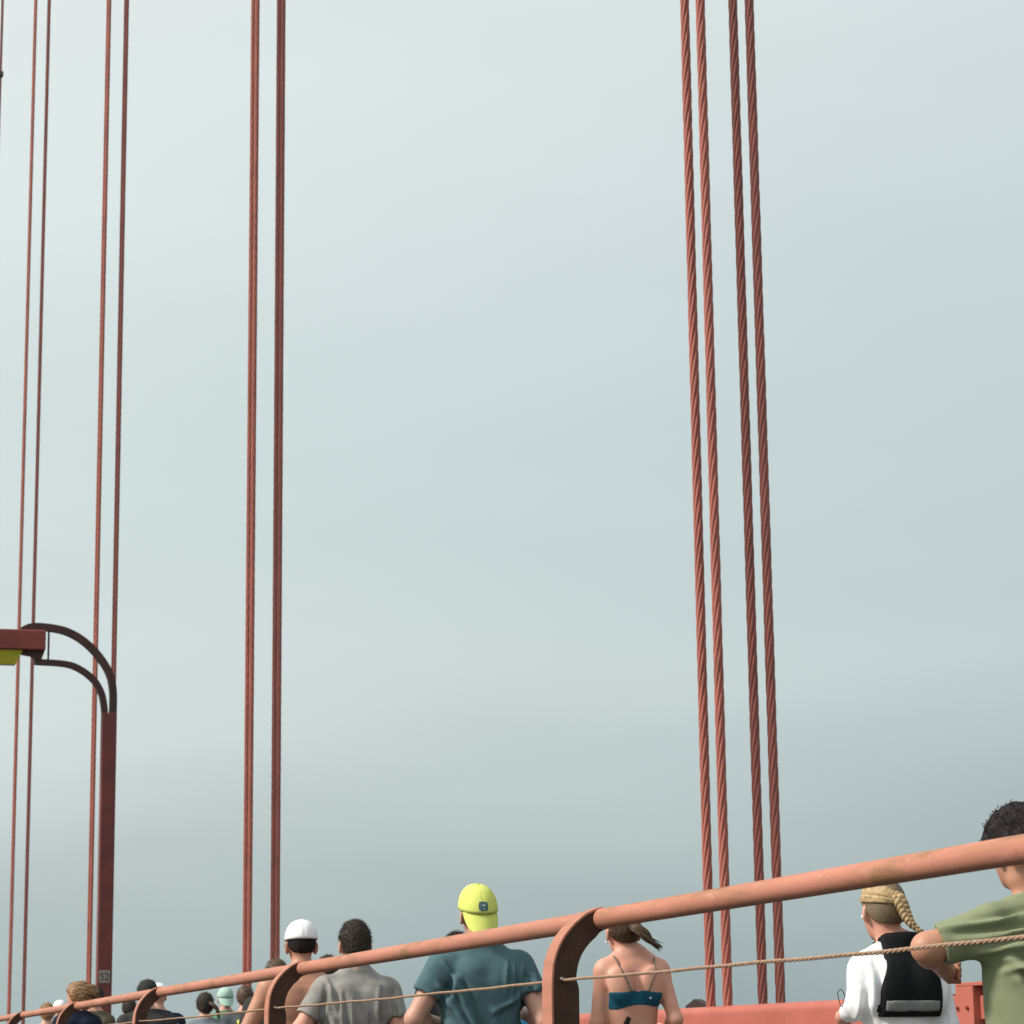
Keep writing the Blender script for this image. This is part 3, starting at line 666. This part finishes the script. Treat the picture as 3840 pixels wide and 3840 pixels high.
# ================================================================== the runners
# 1 sage green T-shirt, curly black hair, arm folded back, at the right edge
r = person((3.545, 6.95), 'runner in sage green T-shirt with curly black hair and bent arm at right edge', H=1.735, skin=SKIN_T, h=.0072, vyaw=R_(26.8),
           elbows=[(-.328, -.13, 1.340), None], wrists=[(-.298, .10, 1.300), None], shirt=OLIVE, sleeve=.78, hem=.82, bottom=SHORT_D, rip=.0035, loose=1.1, fat=.98, head_off=(-.056, .0), sleeve_r=-.010,
           folds=[(-.34, 1.385, .02, 1.455, .010, .012), (-.28, 1.365, .04, 1.40, .011, .014), (-.22, 1.33, .05, 1.35, .012, .014), (-.15, 1.29, .06, 1.17, .011, .017), (-.14, 1.24, .0, 1.05, .012, .012), (-.10, 1.12, .05, .98, .02, .012), (-.15, 1.27, -.05, 1.31, .010, .012)])
def curls(g):
    for _ in range(300):
        v = rng.normal(0, 1, 3); v /= np.linalg.norm(v); v[2] = abs(v[2])*1.0-.25
        if v[1] > .55 and v[2] < .45: continue
        if v[2] < -.05 and v[1] > -.3: continue
        p = v*np.array([.098, .118, .125])*rng.uniform(.92, 1.10)+np.array([0, -.006, .018]); g.ell(r['HL'](p), np.array([1, 1, 1])*rng.uniform(.011, .020), k=.006)
hair_cap(r, H_BLK, thick=.018, nape=-.045, side=.01, front=.07, strand_n=1600, slen=.008, swid=.0040, lift=.5, jitter=.9, lump=.003, curl=1.2, seed=5, top=.012, extra=curls)
# 2 white long sleeves, black vest, blond braid
r2 = person((3.733, 8.411), 'blonde braided runner in white long sleeves and black running vest', H=1.635, sex='f', skin=SKIN_P, h=.0072, vyaw=R_(23.8), shrug=.012,
            elbows=[(-.135, -.07, 1.205), (.158, .03, 1.125)], wrists=[(-.178, .12, 1.178), (.10, .24, 1.18)], shirt=WHITE, sleeve=1.86, hem=.93, bottom=LGREY, rip=.003, loose=.8, fat=.87, head_off=(-.038, 0.0), neckline=-.004,
            folds=[(-.14, 1.33, -.11, 1.15, .010, .010), (-.17, 1.28, -.16, 1.15, .010, .008), (.13, 1.31, .11, 1.12, .012, .012), (.16, 1.26, .12, 1.16, .010, .01)])
# 3 teal-blue sports bra
r3 = person((4.005, 12.148), 'ponytailed runner in teal blue sports bra, bare back, beside the big curved post', H=1.735, sex='f', skin=SKIN_P, h=.0072, vyaw=R_(18.2), shrug=.045, fat=.93,
            elbows=[(-.166, -.04, 1.19), (.208, -.03, 1.20)], wrists=[(-.08, .17, 1.20), (.16, .18, 1.15)], bottom=SHORT_D, head_off=(-.035, 0.0))
# 4 neon cap, teal T-shirt
r4 = person((3.262, 12.170), 'broad runner in teal T-shirt wearing a neon yellow cap backwards', H=1.82, skin=SKIN, h=.0078, vyaw=R_(15.0), fat=.985, loose=1.25, shrug=-.006, neckline=.035,
            elbows=[(-.312, -.08, 1.215), (.300, -.06, 1.195)], wrists=[(-.185, .13, 1.19), (.20, .17, 1.24)], shirt=TEAL, sleeve=.54, hem=.84, bottom=SHORT_D, rip=.004, head_off=(-.008, .0), sleeve_r=-.004,
            folds=[(-.20, 1.46, -.10, 1.30, .012, .012), (-.22, 1.36, -.06, 1.10, .013, .014), (-.15, 1.36, .02, 1.02, .014, .014), (-.19, 1.20, -.05, 1.0, .013, .012), (.10, 1.47, .08, 1.33, .010, .009), (.14, 1.46, .10, 1.30, .010, .010),
                   (.18, 1.44, .12, 1.28, .010, .011), (.20, 1.36, .03, 1.24, .014, .012), (.18, 1.22, .10, 1.0, .014, -.012), (-.17, 1.42, -.19, 1.28, .016, -.014), (.205, 1.40, .20, 1.22, .016, -.014), (.02, 1.25, .05, 1.0, .02, .008)])
# 5 heather grey T-shirt
r5 = person((2.984, 13.678), 'dark haired runner in heather grey T-shirt beside the white cap runner', H=1.735, skin=SKIN_P, h=.0078, vyaw=R_(12.3), fat=.93, loose=1.15, ear=1.12, shrug=-.006, neckline=.045,
            elbows=[(-.285, -.10, 1.185), (.232, -.02, 1.165)], wrists=[(-.17, .12, 1.16), (.17, .20, 1.2)], shirt=GREY, sleeve=.70, hem=.84, bottom=SHORT_D, rip=.005, sleeve_r=-.008, head_off=(0, .0),
            folds=[(-.17, 1.42, -.11, 1.25, .012, .010), (-.10, 1.36, -.08, 1.12, .010, .009), (-.04, 1.32, -.05, 1.05, .010, .009), (.03, 1.25, .02, 1.0, .010, .009), (.10, 1.38, .09, 1.15, .012, .010), (-.16, 1.26, -.06, 1.04, .012, .010), (-.18, 1.40, -.19, 1.22, .014, -.012), (.19, 1.36, .18, 1.15, .014, -.012)])
hair_cap(r5, H_DK, thick=.010, nape=-.085, side=.0, strand_n=5200, slen=.011, swid=.0018, lift=.45, jitter=.3, lump=.003, top=.012)
# 6 white cap, bare back
r6 = person((2.824, 14.324), 'bare-backed runner in a white cap left of the grey T-shirt runner', H=1.762, skin=SKIN_T, h=.0078, vyaw=R_(11.1), fat=1.02, ear=1.15,
            elbows=[(-.295, -.06, 1.18), (.25, -.04, 1.17)], wrists=[(-.20, .16, 1.15), (.17, .20, 1.2)], bottom=SHORT_D)
hair_cap(r6, H_BLK, thick=.006, nape=-.062, side=-.01, strand_n=900, slen=.008, swid=.002, lift=.4)
ball_cap(r6, WCAP, back=False, base=.010, height=.112, rr=(.092, .106), tilt=.06)
ball4 = hair_cap(r4, H_DK, thick=.004, nape=-.06, side=-.02, strand_n=300, slen=.006, swid=.002)
cap4, cpt4 = ball_cap(r4, YEL, back=True, base=.010, height=.118, rr=(.092, .110), tilt=-.24)
# cap badge: a small teal patch with a paler mark, on the panel above the brim
def badge(R, cap, cpt, m, uc, vc, du, dv, off, shape=None, name='badge', n=8):
    V, F = [], []
    for lay in (0, 1):
        for j in range(n+1):
            for i in range(n+1):
                s, t = -1+2*i/n, -1+2*j/n; q = max(abs(s), abs(t)); rr_ = math.hypot(s, t); f_ = 1 if rr_ == 0 else (q/rr_)*.45+.55
                V.append(R['HL'](cpt(uc+s*f_*du, vc+t*f_*dv, off-(.004 if lay else 0))))
    st = n+1
    for j in range(n):
        for i in range(n): F.append((j*st+i, j*st+i+1, (j+1)*st+i+1, (j+1)*st+i))
    return link(name, mk(name, V[:st*st], F), m, cap, True)
M_bd = mat('teal_badge', (0.05, 0.13, 0.14), .7); M_bl = mat('pale_badge_mark', (0.28, 0.38, 0.38), .7)
bd = badge(r4, cap4, cpt4, M_bd, math.pi+.02, .185, .25, .115, .0022)
badge(r4, cap4, cpt4, M_bl, math.pi+.02, .20, .09, .034, .0040, name='badge_mark'); badge(r4, cap4, cpt4, M_bl, math.pi+.02, .115, .07, .014, .0040, name='badge_mark')

# ---- extras for runner 2: vest, band, buckle, braid, earbud, watch
def shell(R, lo, hi, m, name, off, keep, k_extra=None, parent=None, rip=0.0):
    """a garment panel: the trunk offset outwards, kept only where keep(X,Y,Z)<=0"""
    z, a, b, cy, kk = R['z'], R['a'], R['b'], R['cy'], R['k']; h = R['h']
    g = Field(lo, hi, h); g.loft(z, a+off, b+off, np.zeros_like(z), cy, k=.02)
    for s in (-1, 1):
        g.cone((s*.02*kk, -.022*kk, 1.535*kk+R['shrug']*.6), (s*.145*kk*R['fat'], -.02*kk, 1.445*kk+R['shrug']), .047*kk+off, .036*kk+off, k=.03)
        g.ell((s*.085*kk, cy[7]-.085*kk, 1.36*kk+R['shrug']), (.062*kk+off*.6, .026*kk+off*.6, .085*kk+off*.6), k=.035, rz=s*.25)
        if k_extra: k_extra(g, s)
    g.cut(keep); V, Q = g.nets(2)
    if rip: V = V+normals(V, Q)*ripple(V, 9, rip)[:, None]
    return qmesh(name, V, Q, m, parent or R['P'])
kk = r2['k']
def vest_keep(X, Y, Z):
    half = np.interp(Z.ravel(), [1.14, 1.20, 1.25, 1.29, 1.33, 1.37, 1.46], [.112, .113, .110, .102, .088, .078, .080]).reshape(Z.shape)
    neck = .058-np.sqrt(X**2+(Y+.01)**2)*1.0
    return np.maximum(np.maximum(np.abs(X)-half, 1.162-Z), np.maximum(np.where(Z > 1.40, np.maximum(neck, Z-1.432-.30*(-Y-.03)), -1), np.where(Z < 1.37, Y+0.0, -1)))+0*Y
vest = shell(r2, (-.25, -.25, 1.12), (.25, .25, 1.56), BLACKV, 'vest', .032, lambda X, Y, Z: vest_keep(X, Y, Z))
shell(r2, (-.25, -.25, 1.12), (.25, .1, 1.26), BAND, 'reflective_band', .0365, lambda X, Y, Z: np.maximum(np.maximum(np.abs(X)-.100, np.abs(Z-1.199)-.021), Y+.0), parent=vest)
shell(r2, (-.25, -.25, 1.10), (.25, .25, 1.26), BLACKV, 'strap', .028, lambda X, Y, Z: np.maximum(np.abs(Z-1.195+.25*(np.abs(X)-.1))-.014, .10-np.abs(X))+0*Y, parent=vest)
H_BLD = mat('ash_blond_under_hair', (0.25, 0.18, 0.105), .6, scale=90, col2=(.12, .085, .05), mscale=(1, 1, 4), bump=.4, bscale=260)
def braid_hair(R):
    k, HL = R['k'], R['HL']
    hair_cap(R, H_BLD, thick=.008, nape=-.072, side=-.022, front=.06, strand_n=0, lump=0)
    # hair of the crown, swept across to the braid
    ps = []
    for j in range(26):
        q = j/25; t = np.linspace(0, 1, 12); u = -1.75+t*(1.95+.25*q)
        zz = .028+.085*q-(.012+.070*q)*t**1.5; rr = np.sqrt(np.clip(1-(zz-.012)**2/.112**2, .02, 1))
        P = [HL((math.sin(a_)*.085*r_, -math.cos(a_)*.105*r_-.006, z_)) for a_, r_, z_ in zip(u, rr, zz)]
        ps.append(tube(P, (.0062+.002*np.sin(math.pi*t))*k*rng.uniform(.8, 1.2), 6))
    V, F = merge(ps); link('crown_hair', mk('crown_hair', V, F), H_BL, R['P'], True)
    ps = []
    pts = np.array([HL(p) for p in ((.004, -.098, .050), (.022, -.116, .015), (.034, -.124, -.025), (.048, -.135, -.060), (.076, -.145, -.088), (.110, -.150, -.108), (.142, -.150, -.126))])
    t = np.linspace(0, 1, 200); s = np.linspace(0, 1, len(pts)); C3 = np.stack([np.interp(t, s, pts[:, i]) for i in range(3)], 1)
    for _ in range(40): C3[1:-1] = .25*C3[:-2]+.5*C3[1:-1]+.25*C3[2:]
    T = np.gradient(C3, axis=0); T /= np.linalg.norm(T, axis=1)[:, None]; S = np.cross(T, (0, 1, .2)); S /= np.linalg.norm(S, axis=1)[:, None]; B = np.cross(T, S)
    wdt = np.interp(t, [0, .10, .35, .6, .85, 1], [.015, .026, .021, .012, .009, .005])*k
    for st in range(3):
        ph = 2*math.pi*(t*4.6+st/3)
        P = C3+S*(wdt*.62*np.sin(ph))[:, None]+B*(wdt*.40*np.sin(2*ph))[:, None]; ps.append(tube(P[::2], wdt[::2]*.55*(1+.18*np.cos(2*ph[::2])), 8))
    V, F = merge(ps); link('braid', mk('braid', V, F), H_BL, R['P'], True)
braid_hair(r2)
def blob(R, name, p, r_, m, parent=None):
    bm = bmesh.new(); bmesh.ops.create_icosphere(bm, subdivisions=2, radius=1.0)
    for v in bm.verts: v.co = Vector(R['HL'](np.array(p)))+Vector((v.co.x*r_[0], v.co.y*r_[1], v.co.z*r_[2]))
    me = bpy.data.meshes.new(name); bm.to_mesh(me); bm.free(); return link(name, me, m, parent or R['P'], True)
blob(r2, 'earbud', (-.080, .012, -.030), (.005, .006, .009), BUD)
W = r2['wr'][-1]; E_ = r2['el'][-1]; d_ = (W-E_)/np.linalg.norm(W-E_)
v, f = tube([W-d_*.022, W-d_*.004], .0275, 14); link('watch_strap', mk('watch_strap', v, f), CHAR, r2['P'], True)
t = np.linspace(0, 1, 16); e0 = E_*.75+W*.25
P = [e0+np.array([-.030-.035*q, .0, .045-.035*math.sin(q*3)+.012*math.sin(q*7)]) for q in t]+[e0+np.array([-.065+.030*q, .0, .047-.02*q+.022*math.sin(q*3.1)]) for q in t[1:]]
v, f = tube(P, .0016, 5); link('cord_loop', mk('cord_loop', v, f), CHAR, r2['P'], True)

# ---- extras for runner 3: bra with straps, hair and ponytail, earring
kk3 = r3['k']
def bra_keep(X, Y, Z):
    lo_ = 1.270-.022*np.exp(-((X+.105)/.06)**2)-.010*np.exp(-((X-.10)/.05)**2)
    hi_ = 1.334+.008*np.exp(-((X+.03)/.03)**2)+.008*np.exp(-((X-.03)/.03)**2)-.006*np.exp(-(X/.02)**2)
    return np.maximum(lo_-Z, Z-hi_)+0*Y
bra = shell(r3, (-.2, -.2, 1.2), (.2, .2, 1.4), BRA, 'sports_bra', .004, bra_keep)
blob_mark = None
STRAP = mat('grey_strap', (.20, .15, .115), .8)
for s in (-1, 1):
    pts = [(s*.040, -.116, 1.330), (s*.058, -.128, 1.37), (s*.076, -.126, 1.41), (s*.090, -.100, 1.455), (s*.095, -.055, 1.492), (s*.092, -.01, 1.498), (s*.085, .05, 1.46), (s*.08, .09, 1.36)]
    V = np.array(pts)
    # lay each point on the skin
    B = r3['V']; out_ = []
    for p in V:
        d2 = ((B[:, 0]-p[0])**2+(B[:, 2]-p[2])**2); side_ = (B[:, 1] < 0.0) if p[1] < .02 else (B[:, 1] > -.02)
        q = B[side_][np.argmin((d2+(B[:, 1]-p[1])**2*.3)[side_])]; out_.append(q)
    out_ = np.array(out_); c0 = np.array([0, -.01, 0]); dirn = out_-np.stack([out_[:, 0]*.3, np.full(len(out_), -.01), out_[:, 2]-.04], 1); dirn /= np.linalg.norm(dirn, axis=1)[:, None]
    tt = np.linspace(0, 1, 40); ss = np.linspace(0, 1, len(out_)); Q3 = np.stack([np.interp(tt, ss, (out_+dirn*.0055)[:, i]) for i in range(3)], 1)
    for _ in range(6): Q3[1:-1] = .25*Q3[:-2]+.5*Q3[1:-1]+.25*Q3[2:]
    v, f = tube(Q3, .0048, 6); link('strap', mk('strap', v, f), STRAP, bra, True)
def pony(R, m, root, pts, wid, n_lock=16, name='ponytail', spread=.5):
    HL, k = R['HL'], R['k']; P = np.array([HL(p) for p in [root]+list(pts)]); t = np.linspace(0, 1, 14); s = np.linspace(0, 1, len(P))
    C3 = np.stack([np.interp(t, s, P[:, i]) for i in range(3)], 1)
    for _ in range(3): C3[1:-1] = .25*C3[:-2]+.5*C3[1:-1]+.25*C3[2:]
    ps = []
    for q in range(n_lock):
        o = rng.normal(0, 1, 3); o *= wid*spread/np.linalg.norm(o)*rng.uniform(.3, 1); env = np.sin(np.clip(t*1.15+.12, 0, 1)*math.pi)[:, None]
        o2 = rng.normal(0, wid*.35, 3); L3 = C3+o*env+o2*(t[:, None]**2)
        rad = wid*.36*np.clip(np.interp(t, [0, .15, .6, 1], [.7, 1.0, .7, .06]), .02, 2)*rng.uniform(.7, 1.1); ps.append(tube(L3[:rng.integers(10, 15)], rad[:14][:len(L3)] if False else rad[:len(L3[:14])], 6) if False else tube(L3, rad, 6))
    V, F = merge(ps); return link(name, mk(name, V, F), m, R['P'], True)
hair_cap(r3, H_BR, thick=.008, nape=-.070, side=-.030, front=.06, strand_n=1500, slen=.024, swid=.0022, lift=.06, flow=(.1, -.7, .1), jitter=.10, lump=.002)
pony(r3, H_BR, (.004, -.098, .02), [(.030, -.130, .012), (.060, -.145, -.008), (.085, -.150, -.045), (.115, -.150, -.070), (.150, -.145, -.090)], .030, 30, spread=.8)
blob(r3, 'earring', (-.087, -.004, -.055), (.006, .006, .006), BUD)
W = r3['wr'][-1]
Bv = r3['V']
def on_back(x, z):
    m_ = (Bv[:, 1] < 0) & (np.abs(Bv[:, 0]) < .14); q = Bv[m_]; return q[np.argmin((q[:, 0]-x)**2+(q[:, 2]-z)**2)]
p0 = on_back(.055, 1.305)+np.array([0, -.004, 0])
bm = bmesh.new(); bmesh.ops.create_icosphere(bm, subdivisions=2, radius=1.0)
for v in bm.verts: v.co = Vector((p0[0]+v.co.x*.007, p0[1]+v.co.y*.002-.002, p0[2]+v.co.z*.006))
me = bpy.data.meshes.new('mark'); bm.to_mesh(me); bm.free(); link('bra_mark', me, mat('pale_print', (.45, .55, .6), .7), bra, True)
pts = [on_back(x, z)+np.array([0, -.006, 0]) for x, z in ((-.045, 1.215), (-.058, 1.18), (-.070, 1.15), (-.075, 1.12))]
v, f = tube(pts, [.010, .014, .014, .012], 8); link('belt_strap', mk('belt_strap', v, f), BLACKV, r3['P'], True)

# ---- the farther runners
def simple(loc, label, H, vy, hair=None, capm=None, shirt=None, skin=SKIN, sex='m', h=.014, cap_back=False, **kw):
    R = person(loc, label, H=H, sex=sex, skin=skin, h=h, vyaw=R_(vy), shirt=shirt, bottom=SHORT_D, hands=False, **kw)
    if hair is not None: hair_cap(R, hair, thick=.013, nape=-.095, strand_n=700, slen=.016, swid=.004, lift=.6)
    if capm is not None: ball_cap(R, capm, back=cap_back)
    return R
simple((4.005, 15.491), 'black haired runner mostly hidden behind the neon cap runner', 1.765, 14, H_BLK, None, CHAR)
simple((4.400, 15.380), 'runner in bright blue shirt glimpsed under the teal runner\'s right arm', 1.56, 16, H_DK, None, BLUEW)
simple((4.068, 19.582), 'dark haired runner peeping between the white cap and grey T-shirt runners', 1.775, 12, H_DK, None, NAVY)
simple((3.690, 19.657), 'brown haired runner peeping over the rail left of the white cap', 1.75, 11, H_BR, None, CHAR)
simple((2.950, 21.298), 'runner in charcoal cap and dark tank top behind a curved post', 1.645, 8, H_DK, DCAP, CHAR, skin=SKIN_P, sleeve=0, hem=.86, cap_back=False, h=.012, fat=1.1)
simple((3.385, 23.760), 'white capped runner peeping out right of the charcoal cap', 1.68, 8, None, WCAP, NAVY)
rp = simple((3.800, 23.698), 'dark ponytailed runner in grey-blue shirt under the rail', 1.595, 9, H_DK, None, STEEL, sex='f', h=.012)
pony(rp, H_BR, (.02, -.10, .02), [(.06, -.13, .0), (.10, -.14, -.04), (.125, -.14, -.10), (.12, -.13, -.16)], .030, 14)
simple((4.640, 27.613), 'runner in a mint green cap between two dark haired runners', 1.735, 9, None, MINTC, MINT, cap_back=True)
rs = simple((4.497, 25.608), 'short haired runner in slate shirt left of the bare-backed runner', 1.70, 10, H_BR, None, SLATE, skin=SKIN_P)
# yellow bib strap over the slate shirt
sl = rs['P']; v, f = tube([(-.06, -.14, 1.20), (-.02, -.155, 1.28), (-.05, -.155, 1.33), (-.09, -.13, 1.37)], [.03, .034, .03, .02], 8); link('yellow_strap', mk('yellow_strap', v, f), mat('yellow_bib', (.75, .70, .12), .7), sl, True)
rb = simple((2.568, 22.853), 'runner with loose golden hair and navy shirt in front of the lamp post', 1.665, 6.5, None, None, NAVY, skin=SKIN_P, sex='f', h=.0115, head_turn=.75)
def wild(g):
    pass
hair_cap(rb, H_GO, thick=.022, nape=-.13, side=-.05, front=.05, strand_n=1200, slen=.05, swid=.005, lift=.10, flow=(.9, -.3, -.15), jitter=.15, lump=.007, curl=.1)
pony(rb, H_GO, (-.02, -.08, .06), [(.04, -.11, .065), (.09, -.11, .04), (.125, -.10, .0), (.14, -.09, -.06)], .062, 46, name='loose_hair', spread=.85)
simple((3.026, 29.847), 'brown haired runner in pale shirt at the left below the rail end', 1.63, 6, H_GO, None, PALE, h=.014)
simple((3.583, 33.811), 'white capped runner far away near the left edge', 1.735, 6, None, WCAP, PALE)
simple((3.190, 26.811), 'dark haired runner with a bare pink arm behind the golden haired runner', 1.735, 7, H_DK, None, cloth('olive_top', (.12, .10, .07)), skin=SKIN_P, sex='f', sleeve=0)
simple((3.920, 29.740), 'runner in green top far behind the charcoal cap runner', 1.67, 7.5, H_DK, None, MINT)
